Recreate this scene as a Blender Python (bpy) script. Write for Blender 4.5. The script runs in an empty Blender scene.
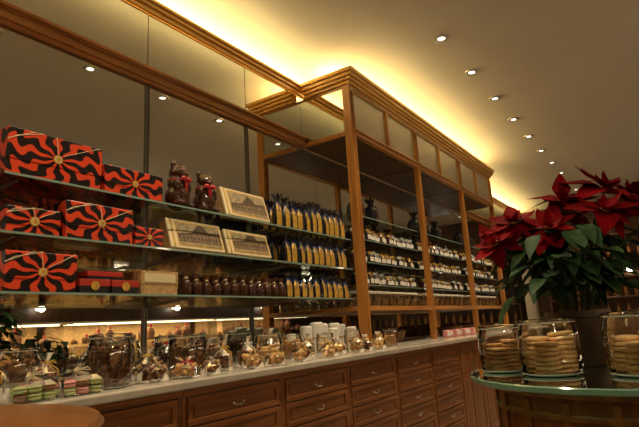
import bpy, bmesh, math, random
from mathutils import Vector, Matrix, Euler
random.seed(7)
sc = bpy.context.scene
COL = sc.collection
CZ = 1.065

# ------------------------------------------------------------------ materials
def newmat(name):
    m = bpy.data.materials.new(name); m.use_nodes = True
    nt = m.node_tree; nt.nodes.clear()
    out = nt.nodes.new('ShaderNodeOutputMaterial')
    return m, nt, out
def N(nt, t, **kw):
    n = nt.nodes.new(t)
    for k, v in kw.items(): setattr(n, k, v)
    return n
def pbr(name, col, rough=0.5, metal=0.0, noise=0.0, nscale=20, bump=0.0, emit=None, estr=0, coat=0.0, spec=0.5):
    m, nt, out = newmat(name)
    p = N(nt, 'ShaderNodeBsdfPrincipled')
    p.inputs['Roughness'].default_value = rough
    p.inputs['Metallic'].default_value = metal
    p.inputs['Coat Weight'].default_value = coat
    p.inputs['Specular IOR Level'].default_value = spec
    p.inputs['Base Color'].default_value = (*col, 1)
    if noise > 0 or bump > 0:
        tc = N(nt, 'ShaderNodeTexCoord'); nz = N(nt, 'ShaderNodeTexNoise')
        nz.inputs['Scale'].default_value = nscale; nz.inputs['Detail'].default_value = 4
        nt.links.new(tc.outputs['Object'], nz.inputs['Vector'])
        r = N(nt, 'ShaderNodeValToRGB')
        r.color_ramp.elements[0].position = 0.3; r.color_ramp.elements[1].position = 0.7
        r.color_ramp.elements[0].color = (*[c * (1 - noise) for c in col], 1)
        r.color_ramp.elements[1].color = (*[min(1, c * (1 + noise)) for c in col], 1)
        nt.links.new(nz.outputs['Fac'], r.inputs['Fac'])
        nt.links.new(r.outputs['Color'], p.inputs['Base Color'])
        if bump > 0:
            b = N(nt, 'ShaderNodeBump'); b.inputs['Strength'].default_value = bump; b.inputs['Distance'].default_value = 0.01
            nt.links.new(nz.outputs['Fac'], b.inputs['Height']); nt.links.new(b.outputs['Normal'], p.inputs['Normal'])
    if emit:
        p.inputs['Emission Color'].default_value = (*emit, 1); p.inputs['Emission Strength'].default_value = estr
    nt.links.new(p.outputs[0], out.inputs['Surface'])
    return m
def wood(name, c1, c2, grain='y', rough=0.32):
    m, nt, out = newmat(name)
    p = N(nt, 'ShaderNodeBsdfPrincipled'); p.inputs['Roughness'].default_value = rough
    p.inputs['Coat Weight'].default_value = 0.25; p.inputs['Coat Roughness'].default_value = 0.2
    tc = N(nt, 'ShaderNodeTexCoord'); mp = N(nt, 'ShaderNodeMapping')
    s = {'y': (30, 1.6, 30), 'z': (30, 30, 1.6), 'x': (1.6, 30, 30)}[grain]
    mp.inputs['Scale'].default_value = s
    nz = N(nt, 'ShaderNodeTexNoise'); nz.inputs['Scale'].default_value = 1.0; nz.inputs['Detail'].default_value = 6; nz.inputs['Distortion'].default_value = 0.6
    r = N(nt, 'ShaderNodeValToRGB')
    r.color_ramp.elements[0].position = 0.32; r.color_ramp.elements[1].position = 0.68
    r.color_ramp.elements[0].color = (*c1, 1); r.color_ramp.elements[1].color = (*c2, 1)
    nt.links.new(tc.outputs['Object'], mp.inputs['Vector']); nt.links.new(mp.outputs[0], nz.inputs['Vector'])
    nt.links.new(nz.outputs['Fac'], r.inputs['Fac']); nt.links.new(r.outputs['Color'], p.inputs['Base Color'])
    nt.links.new(p.outputs[0], out.inputs['Surface'])
    return m
def glass(name, tint=(0.95, 0.96, 0.95), refl=1.0, rough=0.03, ior=1.45, gl=(1, 1, 1)):
    m, nt, out = newmat(name)
    t = N(nt, 'ShaderNodeBsdfTransparent'); t.inputs[0].default_value = (*tint, 1)
    g = N(nt, 'ShaderNodeBsdfGlossy'); g.inputs['Roughness'].default_value = rough; g.inputs['Color'].default_value = (*gl, 1)
    f = N(nt, 'ShaderNodeFresnel'); f.inputs['IOR'].default_value = ior
    mu = N(nt, 'ShaderNodeMath', operation='MULTIPLY'); mu.inputs[1].default_value = refl; mu.use_clamp = True
    mx = N(nt, 'ShaderNodeMixShader')
    nt.links.new(f.outputs[0], mu.inputs[0]); nt.links.new(mu.outputs[0], mx.inputs[0])
    nt.links.new(t.outputs[0], mx.inputs[1]); nt.links.new(g.outputs[0], mx.inputs[2])
    nt.links.new(mx.outputs[0], out.inputs['Surface'])
    return m
def emis(name, col, s):
    m, nt, out = newmat(name)
    e = N(nt, 'ShaderNodeEmission'); e.inputs[0].default_value = (*col, 1); e.inputs[1].default_value = s
    nt.links.new(e.outputs[0], out.inputs['Surface'])
    return m
def mather(nt):
    def M(op, a, b=None, c=None):
        n = N(nt, 'ShaderNodeMath', operation=op)
        for i, v in enumerate((a, b, c)):
            if v is None: continue
            if isinstance(v, (int, float)): n.inputs[i].default_value = v
            else: nt.links.new(v, n.inputs[i])
        return n.outputs[0]
    return M
def flames(name):
    m, nt, out = newmat(name)
    p = N(nt, 'ShaderNodeBsdfPrincipled'); p.inputs['Roughness'].default_value = 0.3
    tc = N(nt, 'ShaderNodeTexCoord'); sp = N(nt, 'ShaderNodeSeparateXYZ')
    nt.links.new(tc.outputs['Object'], sp.inputs[0]); M = mather(nt)
    X, Y, Z = sp.outputs
    u = M('MULTIPLY_ADD', X, 0.8, Y); v = M('MULTIPLY_ADD', X, 0.25, Z)
    v = M('MULTIPLY', v, 1.4)
    th = M('ARCTAN2', v, u)
    r = M('SQRT', M('ADD', M('MULTIPLY', u, u), M('MULTIPLY', v, v)))
    wob = M('MULTIPLY', M('SINE', M('MULTIPLY_ADD', th, 2.0, M('MULTIPLY', r, 80))), M('MULTIPLY', r, 10))
    ph = M('ADD', M('MULTIPLY', th, 9), wob)
    s = M('SINE', ph)
    thr = M('GREATER_THAN', s, M('MULTIPLY_ADD', r, -1.4, 0.28))
    mx = N(nt, 'ShaderNodeMix', data_type='RGBA')
    nt.links.new(thr, mx.inputs[0])
    mx.inputs[6].default_value = (0.012, 0.006, 0.006, 1); mx.inputs[7].default_value = (0.70, 0.062, 0.016, 1)
    nt.links.new(mx.outputs[2], p.inputs['Base Color'])
    nt.links.new(p.outputs[0], out.inputs['Surface'])
    return m
def picture(name):
    m, nt, out = newmat(name)
    p = N(nt, 'ShaderNodeBsdfPrincipled'); p.inputs['Roughness'].default_value = 0.5
    tc = N(nt, 'ShaderNodeTexCoord'); sp = N(nt, 'ShaderNodeSeparateXYZ'); nt.links.new(tc.outputs['Object'], sp.inputs[0]); M = mather(nt)
    X, Y, Z = sp.outputs
    nz = N(nt, 'ShaderNodeTexNoise'); nz.inputs['Scale'].default_value = 45; nz.inputs['Detail'].default_value = 6; nt.links.new(tc.outputs['Object'], nz.inputs['Vector'])
    wy = M('GREATER_THAN', M('SINE', M('MULTIPLY', Y, 260)), 0.2)
    wz = M('GREATER_THAN', M('SINE', M('MULTIPLY_ADD', Z, 230, 1.2)), -0.2)
    win = M('MULTIPLY', wy, wz)
    # central block with gabled roof, lower wings, street strip, cloudy sky
    wing = M('MULTIPLY_ADD', Y, 0.10, 0.088)
    gable = M('MULTIPLY_ADD', M('ABSOLUTE', M('SUBTRACT', Y, 0.03)), -0.9, 0.145)
    roof = M('MAXIMUM', wing, gable)
    fac = M('LESS_THAN', Z, roof); gnd = M('GREATER_THAN', Z, 0.032); fac = M('MULTIPLY', fac, gnd)
    body = M('LESS_THAN', Z, M('SUBTRACT', wing, 0.012)); win = M('MULTIPLY', win, body)
    a = N(nt, 'ShaderNodeMix', data_type='RGBA'); nt.links.new(body, a.inputs[0])
    a.inputs[6].default_value = (0.09, 0.05, 0.022, 1); a.inputs[7].default_value = (0.22, 0.14, 0.065, 1)
    a2 = N(nt, 'ShaderNodeMix', data_type='RGBA'); nt.links.new(win, a2.inputs[0])
    nt.links.new(a.outputs[2], a2.inputs[6]); a2.inputs[7].default_value = (0.05, 0.03, 0.014, 1)
    b = N(nt, 'ShaderNodeMix', data_type='RGBA'); nt.links.new(fac, b.inputs[0])
    b.inputs[6].default_value = (0.38, 0.29, 0.16, 1); nt.links.new(a2.outputs[2], b.inputs[7])
    r = N(nt, 'ShaderNodeMapRange'); r.inputs['From Min'].default_value = .3; r.inputs['From Max'].default_value = .7; r.inputs['To Min'].default_value = .5; r.inputs['To Max'].default_value = 1.25; nt.links.new(nz.outputs['Fac'], r.inputs['Value'])
    c = N(nt, 'ShaderNodeMix', data_type='RGBA', blend_type='MULTIPLY'); c.inputs[0].default_value = 1
    nt.links.new(b.outputs[2], c.inputs[6]); nt.links.new(r.outputs[0], c.inputs[7])
    nt.links.new(c.outputs[2], p.inputs['Base Color']); nt.links.new(p.outputs[0], out.inputs['Surface'])
    return m

W1, W2 = (0.33, 0.125, 0.024), (0.59, 0.26, 0.055)
WOODY = wood('honey_wood_long', W1, W2, 'y'); WOODZ = wood('honey_wood_upright', W1, W2, 'z')
WOODC = wood('chestnut_wood_long', (0.16, 0.052, 0.014), (0.34, 0.122, 0.030), 'y'); WOODCZ = wood('chestnut_wood_upright', (0.16, 0.052, 0.014), (0.34, 0.122, 0.030), 'z')
WOODD = wood('dark_wood', (0.07, 0.03, 0.012), (0.14, 0.06, 0.022), 'z', 0.4)
WOODL = wood('golden_wood', (0.68, 0.34, 0.06), (0.88, 0.52, 0.12), 'y', 0.3)
TABW = wood('brown_table_wood', (0.18, 0.07, 0.018), (0.30, 0.12, 0.032), 'x', 0.3)
MARB = pbr('pale_marble', (0.58, 0.53, 0.45), 0.15, noise=0.14, nscale=9)
m_, nt_, o_ = newmat('tinted_mirror'); g_ = N(nt_, 'ShaderNodeBsdfGlossy'); g_.inputs['Color'].default_value = (0.68, 0.69, 0.63, 1); g_.inputs['Roughness'].default_value = 0.01
nt_.links.new(g_.outputs[0], o_.inputs['Surface']); MIRR = m_
FPANE = pbr('satin_frieze_glass', (0.50, 0.46, 0.37), 0.25, noise=.06, coat=.6)
GLASS = glass('clear_glass', (0.98, 0.985, 0.97), 2.6)
GRIM = pbr('pale_rim_highlight', (0.44, 0.46, 0.40), 0.08, coat=1)  # pale opaque colour painted in for highlights on the glass rims
GSHELF = glass('green_shelf_glass', (0.92, 0.95, 0.93), .5)
GEDGE = pbr('green_glass_edge', (0.22, 0.33, 0.27), 0.15, coat=1)
CELLO = glass('cellophane', (0.95, 0.95, 0.92), 1.7, 0.12, 1.4)
CEIL = pbr('ceiling_paint', (0.75, 0.69, 0.585), 0.9, noise=0.03, nscale=2)
WALLP = pbr('wall_paint', (0.60, 0.50, 0.34), 0.85, noise=0.05, nscale=3)
WALLD = wood('wall_panel_wood', (0.06, 0.03, 0.015), (0.12, 0.055, 0.025), 'z', 0.5)
FLOORM = pbr('floor_stone', (0.20, 0.165, 0.125), 0.35, noise=0.2, nscale=4)
FLAME = flames('flame_print'); PICT = picture('sepia_engraving')
CREAM = pbr('cream_card', (0.74, 0.62, 0.38), 0.45, noise=0.05)
TAN = pbr('kraft_card', (0.48, 0.30, 0.12), 0.55, noise=0.3, nscale=60)
GOLDP = pbr('gold_paper', (0.66, 0.39, 0.06), 0.35, 0.35, noise=.25, nscale=30)
BLACK = pbr('black_card', (0.012, 0.009, 0.009), 0.35)
BLACKF = pbr('black_cellophane', (0.010, 0.010, 0.014), 0.15, bump=0.4, nscale=60, coat=.5)
NAVY = pbr('blue_ribbon', (0.03, 0.07, 0.24), 0.35)
RED = pbr('red_ribbon', (0.42, 0.012, 0.016), 0.35)
REDBOX = pbr('red_card', (0.42, 0.03, 0.015), 0.4)
CHOC = pbr('dark_chocolate', (0.05, 0.016, 0.007), 0.18, coat=0.6, noise=0.3, nscale=30)
CHOCM = pbr('milk_chocolate', (0.16, 0.06, 0.022), 0.35, noise=0.3, nscale=30)
COOK = pbr('cookie_dough', (0.84, 0.56, 0.26), 0.8, noise=0.2, nscale=60, bump=0.3)
COOKD = pbr('brown_biscuit', (0.58, 0.33, 0.13), 0.8, noise=0.35, nscale=60, bump=0.3)
WHITE = pbr('white_paper', (0.80, 0.77, 0.70), 0.5)
RING = pbr('satin_white_ring', (0.60, 0.56, 0.48), 0.35, 0.4)
DMET = pbr('dark_metal', (0.30, 0.28, 0.25), 0.35, 0.9)
BRASS = pbr('nickel_pull', (0.58, 0.51, 0.40), 0.25, 1.0)
BRACT = pbr('poinsettia_red', (0.17, 0.0015, 0.003), 0.75, noise=0.55, nscale=9, spec=.06)
LEAF = pbr('poinsettia_green', (0.018, 0.050, 0.013), 0.6, noise=0.4, nscale=14, spec=.2)
YELL = pbr('flower_bead', (0.6, 0.45, 0.05), 0.5)
STEMM = pbr('stem_green', (0.05, 0.06, 0.02), 0.6)
POTM = pbr('brown_pot', (0.060, 0.032, 0.018), 0.4, noise=0.25, coat=0.2)
PINK = pbr('macaron_pink', (0.72, 0.30, 0.30), 0.7); GREEN = pbr('macaron_green', (0.42, 0.52, 0.22), 0.7)
BRN = pbr('macaron_brown', (0.22, 0.09, 0.04), 0.7); OCH = pbr('macaron_cream', (0.65, 0.48, 0.26), 0.7)
WICK = pbr('wicker', (0.16, 0.08, 0.03), 0.7, noise=0.5, nscale=120, bump=0.8)
SPOTE = emis('bulb_glow', (1.0, 0.92, 0.76), 6)
STRIP = emis('case_lamp_glow', (1.0, 0.78, 0.48), 7)
GLOBE = emis('globe_glow', (1.0, 0.90, 0.74), 14)

# ------------------------------------------------------------------ helpers
def tag(o, label=None, category=None, group=None, kind=None):
    if label: o['label'] = label
    if category: o['category'] = category
    if group: o['group'] = group
    if kind: o['kind'] = kind
    return o
def thing(name, label, cat, loc=(0, 0, 0), rz=0, group=None, parent=None):
    o = bpy.data.objects.new(name, None); o.empty_display_size = 0.05
    o.location = loc; o.rotation_euler = (0, 0, rz); COL.objects.link(o)
    if parent: o.parent = parent
    return tag(o, label, cat, group)
def obj(name, bm, mats, parent=None, loc=(0, 0, 0), rot=(0, 0, 0), smooth=False, bevel=0.0, **tg):
    me = bpy.data.meshes.new(name)
    bmesh.ops.recalc_face_normals(bm, faces=bm.faces[:])
    bm.to_mesh(me); bm.free()
    if not isinstance(mats, (list, tuple)): mats = [mats]
    for m in mats: me.materials.append(m)
    if smooth:
        for p in me.polygons: p.use_smooth = True
        try: me.set_sharp_from_angle(angle=math.radians(40))
        except Exception: pass
    o = bpy.data.objects.new(name, me); COL.objects.link(o)
    o.location = loc; o.rotation_euler = rot
    if parent: o.parent = parent
    if bevel > 0:
        b = o.modifiers.new('bevel', 'BEVEL'); b.width = bevel; b.segments = 2; b.limit_method = 'ANGLE'
    tag(o, **tg)
    return o
def B(bm, x0, x1, y0, y1, z0, z1, mi=0, mat=None):
    vs = [bm.verts.new((x, y, z)) for x in (x0, x1) for y in (y0, y1) for z in (z0, z1)]
    if mat is not None:
        for v in vs: v.co = mat @ v.co
    for f in ((0, 1, 3, 2), (4, 6, 7, 5), (0, 4, 5, 1), (2, 3, 7, 6), (0, 2, 6, 4), (1, 5, 7, 3)):
        fc = bm.faces.new([vs[i] for i in f]); fc.material_index = mi
    return vs
def nb(): return bmesh.new()
def boxbm(*a): 
    bm = nb(); B(bm, *a); return bm
def lathe(bm, prof, seg=24, mi=0, c=(0, 0, 0), wob=0.0):
    rings = []
    for r, z in prof:
        if r < 1e-6: rings.append([bm.verts.new((c[0], c[1], c[2] + z))])
        else:
            rings.append([bm.verts.new((c[0] + r * (1 + wob * math.sin(k * 5.1)) * math.cos(2 * math.pi * k / seg), c[1] + r * (1 + wob * math.sin(k * 5.1)) * math.sin(2 * math.pi * k / seg), c[2] + z)) for k in range(seg)])
    for a, b in zip(rings, rings[1:]):
        for k in range(seg):
            k2 = (k + 1) % seg
            if len(a) == 1 and len(b) == 1: continue
            if len(a) == 1: f = [a[0], b[k], b[k2]]
            elif len(b) == 1: f = [a[k], a[k2], b[0]]
            else: f = [a[k], a[k2], b[k2], b[k]]
            fc = bm.faces.new(f); fc.material_index = mi
def sphere(bm, c, r, sx=1, sy=1, sz=1, u=12, v=8, mi=0):
    M = Matrix.Translation(c) @ Matrix.Diagonal((sx, sy, sz, 1))
    res = bmesh.ops.create_uvsphere(bm, u_segments=u, v_segments=v, radius=r, matrix=M)
    for vv in res['verts']:
        for f in vv.link_faces: f.material_index = mi
def tube(bm, pts, r, seg=8, mi=0):
    pts = [Vector(p) for p in pts]; rings = []
    for i, p in enumerate(pts):
        d = (pts[min(i + 1, len(pts) - 1)] - pts[max(i - 1, 0)]).normalized()
        a = d.orthogonal().normalized() if i == 0 else (rings_a - d * rings_a.dot(d)).normalized()
        rings_a = a; b = d.cross(a)
        rr = r[i] if isinstance(r, (list, tuple)) else r
        rings.append([bm.verts.new(p + a * rr * math.cos(2 * math.pi * k / seg) + b * rr * math.sin(2 * math.pi * k / seg)) for k in range(seg)])
    for a, b in zip(rings, rings[1:]):
        for k in range(seg):
            f = bm.faces.new([a[k], a[(k + 1) % seg], b[(k + 1) % seg], b[k]]); f.material_index = mi
    for rg in (rings[0], rings[-1]):
        f = bm.faces.new(rg); f.material_index = mi
def copy_thing(src, loc, rz=None, scale=None, label=None, group=None):
    def rec(o, par):
        c = o.copy(); COL.objects.link(c)
        if par is not None: c.parent = par
        for ch in list(o.children): rec(ch, c)
        return c
    c = rec(src, None); c.location = loc
    if rz is not None: c.rotation_euler = (0, 0, rz)
    if scale is not None: c.scale = scale if isinstance(scale, (tuple, list)) else (scale,) * 3
    if label: c['label'] = label
    if group: c['group'] = group
    return c

# ------------------------------------------------------------------ room shell
WX = -2.27; CEILZ = 3.10; YB = -3.0; YF = 11.0; XR = 3.2
obj('floor', boxbm(-2.9, XR + .1, YB - .1, YF + .1, -0.1, 0), FLOORM, kind='structure')
obj('ceiling', boxbm(-2.9, XR + .1, YB - .1, YF + .1, CEILZ, CEILZ + .1), CEIL, kind='structure')
obj('wall_left', boxbm(WX - .07, WX - .012, YB, YF, 0, 2.93), WALLP, kind='structure')
obj('wall_cove', boxbm(-2.9, -2.8, YB, YF, 0, CEILZ), WALLP, kind='structure')
obj('wall_right', boxbm(XR, XR + .1, YB, YF, 0, CEILZ), WALLD, kind='structure')
obj('wall_front', boxbm(-2.8, XR, YF, YF + .1, 0, CEILZ), WALLD, kind='structure')
obj('wall_back', boxbm(-2.8, XR, YB - .1, YB, 0, CEILZ), WALLD, kind='structure')
obj('baseboard_right', boxbm(XR - .02, XR, YB, YF, 0, .12), WOODD, kind='structure')
obj('trim_5', boxbm(XR - .25, XR, YB + .01, YF - .4, 2.28, 2.33), WOODY, kind='structure')  # unseen ledge added to carry the fill uplight
def molding(name, xw, y0, y1, steps, mat):
    bm = nb()
    for z0, z1, d in steps: B(bm, xw, xw + d, y0, y1, z0, z1)
    obj(name, bm, mat, bevel=0.004, kind='structure')
molding('trim_1', WX, YB, 3.20, [(2.455, 2.475, .025), (2.475, 2.515, .035), (2.515, 2.525, .045), (2.525, 2.545, .055)], WOODY)
molding('trim_2', WX, YB, 10.9, [(2.91, 2.94, .020), (2.94, 2.965, .035), (2.965, 2.985, .050)], WOODL)
molding('trim_3', WX, 6.90, 10.9, [(2.455, 2.515, .035), (2.515, 2.545, .055)], WOODY)
for k in range(-4, 12):
    y0 = .08 + .82 * k + .003; y1 = y0 + .82 - .006
    for (z0, z1) in ((.905, 2.452), (2.548, 2.907)):
        obj('mirror_panel', boxbm(WX - .012, WX, y0, y1, z0, z1), MIRR, label='tall tinted mirror panel fixed to the shop wall', category='mirror', group='mirror panels of the shelf wall')
for k in range(-1, 5):
    y = .08 + .82 * k
    if y > 3.1: continue
    bm = nb(); B(bm, WX, WX + .012, y - .010, y - .004, .91, 2.45); B(bm, WX, WX + .012, y + .004, y + .010, .91, 2.45)
    obj('shelf_standard', bm, DMET, label='slotted metal upright on the mirror holding glass shelves', category='shelf upright', group='shelf uprights')

# ------------------------------------------------------------------ glass shelves
SX = -1.88
SH = [1.667, 1.454, 1.244]
for i, z in enumerate(SH):
    y0, y1 = (.83, 3.197)
    t = thing('glass_shelf', 'long greenish glass shelf on metal brackets before a mirror', 'shelf', (0, 0, z), group='long glass shelves')
    bm = nb(); B(bm, WX + .015, SX - .002, y0, y1, -.008, 0)
    obj('shelf_pane', bm, GSHELF, t)
    bm = nb(); B(bm, SX - .0018, SX, y0, y1, -.0085, 0.0); obj('glass_edge', bm, GEDGE, t)
    for yb in (.90, 1.72, 2.54):
        bm = nb()
        vs = [bm.verts.new(p) for p in ((WX + .014, yb - .003, -.009), (SX - .05, yb - .003, -.009), (SX - .05, yb - .003, -.015), (WX + .014, yb - .003, -.04))]
        vs2 = [bm.verts.new(v.co + Vector((0, .006, 0))) for v in vs]
        bm.faces.new(vs); bm.faces.new(vs2[::-1])
        for a in range(4): bm.faces.new([vs[a], vs2[a], vs2[(a + 1) % 4], vs[(a + 1) % 4]])
        obj('bracket', bm, DMET, t)

# ------------------------------------------------------------------ worktop + base cabinets
CX = -1.50
obj('worktop', boxbm(WX + .001, CX, -1.2, 7.6, .870, .900), MARB, bevel=.006, label='long pale marble worktop running along the wall', category='countertop')
FX = -1.535
def panel_front(bm, y0, y1, z0, z1, t=.018, fr=.022):
    x = 0
    B(bm, x, x + t * .55, y0, y1, z0, z1)
    B(bm, x + t * .5, x + t, y0, y1, z1 - fr, z1); B(bm, x + t * .5, x + t, y0, y1, z0, z0 + fr)
    B(bm, x + t * .5, x + t, y0, y0 + fr, z0 + fr, z1 - fr); B(bm, x + t * .5, x + t, y1 - fr, y1, z0 + fr, z1 - fr)
    B(bm, x + t * .5, x + t * .8, y0 + fr + .01, y1 - fr - .01, z0 + fr + .007, z1 - fr - .007)
UW = .57
def handle_bm(vertical=False):
    bm = nb(); pts = []
    for a in range(9):
        an = math.pi * a / 8
        p = (.016 + .014 * math.sin(an), -.028 * math.cos(an), -.010 * math.sin(an))
        if vertical: p = (p[0], 0, p[1])
        pts.append(p)
    pts = [(.015, pts[0][1], pts[0][2])] + pts + [(.015, pts[-1][1], pts[-1][2])]
    tube(bm, pts, .0036, 6)
    for s in (-1, 1):
        c = (.018, s * .028, 0) if not vertical else (.018, 0, s * .028)
        sphere(bm, c, .006, .5, 1, 1, 8, 6)
    return bm
def base_unit(kind, y0):
    nm = 'drawer_cabinet' if kind == 'drawers' else 'base_cabinet'
    lab = 'reddish wood cabinet with a column of framed drawers under marble' if kind == 'drawers' else 'reddish wood base cabinet with two framed doors under marble'
    t = thing(nm, lab, 'cabinet', (FX, y0, 0), group=nm.replace('_', ' ') + 's under the worktop')
    bm = nb(); B(bm, WX - FX + .005, 0, .001, UW - .001, .08, .868); B(bm, WX - FX + .005, -.05, .001, UW - .001, 0, .08)
    B(bm, 0, .012, .001, .02, .08, .868); B(bm, 0, .012, UW - .02, UW - .001, .08, .868); B(bm, 0, .02, .001, UW - .001, .845, .868)
    obj('body', bm, WOODC, t, bevel=.002)
    if kind == 'drawers':
        dm = None
        for j in range(7):
            z1 = .840 - j * .107; z0 = z1 - .100
            if dm is None:
                bm = nb(); panel_front(bm, .025, UW - .025, -.05, .05)
                d = obj('drawer', bm, WOODC, t, (0.0, 0, (z0 + z1) / 2), bevel=.0025); dm = d
                h = obj('handle', handle_bm(), BRASS, d, (0, UW / 2, 0), smooth=True, label='small nickel bail pull'); hm = h
            else:
                d = dm.copy(); COL.objects.link(d); d.parent = t; d.location = (0, 0, (z0 + z1) / 2)
                h = hm.copy(); COL.objects.link(h); h.parent = d
    else:
        for s in (0, 1):
            a = .025 + s * (UW - .05) / 2; b = a + (UW - .05) / 2 - .004
            bm = nb(); panel_front(bm, a, b, .10, .84, fr=.05)
            d = obj('door', bm, WOODCZ, t, bevel=.0025)
            obj('handle', handle_bm(True), BRASS, d, (0, (b - .025) if s == 0 else (a + .025), .66), smooth=True, label='small nickel bail pull')
    return t
src = base_unit('drawers', .18 - .57)
for kk in range(0, 7): copy_thing(src, (FX, .18 + .57 * kk, 0))
src = base_unit('doors', .18 + .57 * 7)
for kk in range(8, 12): copy_thing(src, (FX, .18 + .57 * kk, 0))

# ------------------------------------------------------------------ upper display cabinet
PX = -1.80; LED = 1.185
posts = [3.20, 4.40, 5.60, 6.80]
for b in range(3):
    ya, yb = posts[b], posts[b + 1]
    t = thing('display_cabinet', 'tall honey wood display cabinet with glass shelves and glazed frieze', 'cabinet', (0, ya, .9), group='upper display cabinets')
    L = yb - ya; h = 2.87 - .9
    def post(y, x0=PX - .045, x1=PX, hw=.0225):
        bm = nb(); B(bm, x0, x1, y - hw, y + hw, 0.001, h)
        B(bm, x1, x1 + .006, y - .016, y - .010, .05, h - .05); B(bm, x1, x1 + .006, y + .010, y + .016, .05, h - .05); B(bm, x1, x1 + .006, y - .003, y + .003, .05, h - .05)
        obj('post', bm, WOODZ, t, bevel=.002)
    if b == 0: post(.030, x0=PX - .065, hw=.030)
    else: post(.0225)
    if b == 2: post(L)
    ys = .045 if b else .060; ye = L if b < 2 else L - .0225
    bm = nb(); B(bm, PX - .04, PX - .002, ys, ye, 1.565, 1.615); B(bm, PX - .002, PX + .012, ys, ye, 1.60, 1.615)
    B(bm, PX - .04, PX - .002, ys, ye, h - .03, h); 
    mid = (ys + ye) / 2
    B(bm, PX - .04, PX, mid - .018, mid + .018, 1.615, h - .03)
    if b == 0:
        B(bm, WX + .002, PX - .066, 0.004, .03, 1.565, 1.60); B(bm, WX + .002, PX - .066, 0.004, .03, h - .02, h)
    obj('frieze_frame', bm, WOODY, t, bevel=.002)
    if b == 0:
        bm = nb(); B(bm, WX + .002, PX - .066, 0.010, .016, 1.60, h - .02); obj('frieze_pane', bm, MIRR, t, label='mirror glass side panel of the frieze')
    for a, c in ((ys, mid - .018), (mid + .018, ye)):
        bm = nb(); B(bm, PX - .028, PX - .022, a, c, 1.615, h - .03); obj('frieze_pane', bm, FPANE, t, label='pale satin glass frieze panel')
        bm = nb(); w = .008
        B(bm, PX - .02, PX - .008, a, c, 1.615, 1.623); B(bm, PX - .02, PX - .008, a, c, h - .038, h - .03)
        B(bm, PX - .02, PX - .008, a, a + w, 1.623, h - .038); B(bm, PX - .02, PX - .008, c - w, c, 1.623, h - .038)
        obj('glazing_bead', bm, WOODL, t)
    bm = nb(); B(bm, WX + .002, PX - .066, 0.03, L, 1.57, 1.585); obj('soffit', bm, WOODD, t)
    bm = nb(); B(bm, WX + .06, PX - .066, 0.03, L, h - .012, h); obj('top_board', bm, WOODD, t)
    bm = nb(); B(bm, WX + .005, PX - .066, 0, L, LED - .9 - .03, LED - .9); B(bm, PX - .066, PX + .004, ys, ye, LED - .9 - .035, LED - .9)
    obj('ledge', bm, WOODY, t, bevel=.002)
    for z in (1.865, 1.685, 1.515, 1.345):
        bm = nb(); B(bm, WX + .02, PX - .068, 0.002, L - .002, z - .9 - .006, z - .9); obj('shelf_pane', bm, GSHELF, t)
        bm = nb(); B(bm, PX - .0678, PX - .066, 0.06, L - .002, z - .9 - .0065, z - .9); obj('glass_edge', bm, GEDGE, t)
bm = nb()
for z0, z1, d in ((2.87, 2.895, .012), (2.895, 2.92, .03), (2.92, 2.95, .045), (2.95, 2.98, .060)):
    B(bm, PX - .05, PX + d, 3.20 - d, 6.84 + d, z0, z1)
    B(bm, WX + .055, PX - .05, 3.20 - d, 3.24, z0, z1)
    B(bm, WX + .055, PX - .05, 6.80, 6.84 + d, z0, z1)
obj('trim_4', bm, WOODL, bevel=.004, kind='structure')

# ------------------------------------------------------------------ downlights
dl = thing('recessed_downlight', 'small round recessed ceiling spotlight with satin ring', 'ceiling light', (-1.12, 3.44, CEILZ), group='row of ceiling spotlights')
bm = nb(); lathe(bm, [(.026, -.001), (.030, -.008), (.040, -.010), (.054, -.006), (.056, 0.0)], 24); obj('trim_ring', bm, RING, dl, smooth=True)
bm = nb(); lathe(bm, [(0, -.003), (.018, -.003), (.026, -.001)], 20); obj('bulb', bm, SPOTE, dl, smooth=True)
SC = (1, .80, .52)
for n in range(-6, 11):
    y = 3.44 + .687 * n
    if n != 0: copy_thing(dl, (-1.12, y, CEILZ))
    ld = bpy.data.lights.new('downlight_beam', 'SPOT'); ld.energy = 42; ld.color = SC; ld.spot_size = math.radians(112); ld.spot_blend = .8; ld.shadow_soft_size = .012
    lo = bpy.data.objects.new('downlight_beam', ld); lo.location = (-1.12, y, CEILZ - .024); COL.objects.link(lo)
ld = bpy.data.lights.new('table_fill_spot', 'SPOT'); ld.energy = 30; ld.color = SC; ld.spot_size = math.radians(48); ld.spot_blend = .9; ld.shadow_soft_size = .04  # extra spot added to brighten the table, without a ceiling fixture
lo = bpy.data.objects.new('table_fill_spot', ld); lo.location = (.1, .2, CEILZ - .02); COL.objects.link(lo)
lo.rotation_euler = (Vector((-.28, 1.38, .9)) - lo.location).to_track_quat('-Z', 'Y').to_euler()
def area(name, loc, sx, sy, e, col, rot=(math.pi, 0, 0), tilt=0):
    ld = bpy.data.lights.new(name, 'AREA'); ld.shape = 'RECTANGLE'; ld.size = sx; ld.size_y = sy; ld.energy = e; ld.color = col
    lo = bpy.data.objects.new(name, ld); lo.location = loc; COL.objects.link(lo)
    lo.rotation_euler = (Matrix.Rotation(tilt, 3, 'Y') @ Euler(rot).to_matrix()).to_euler()
CC = (1, .76, .32)
area('cove_strip', (-2.56, 2.6, 2.93), .10, 10.5, 165, CC, tilt=math.radians(50))
area('cove_strip', (-2.56, 9.3, 2.93), .10, 3.0, 42, CC, tilt=math.radians(50))
area('cabinet_top_strip', (-2.10, 5.0, 2.935), .08, 3.4, 46, CC, tilt=math.radians(50))
area('right_fill_uplight', (XR - .13, 4.0, 2.36), .18, 12.0, 5, (1, .82, .58))  # unseen light added on the right to lift the ceiling

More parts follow.
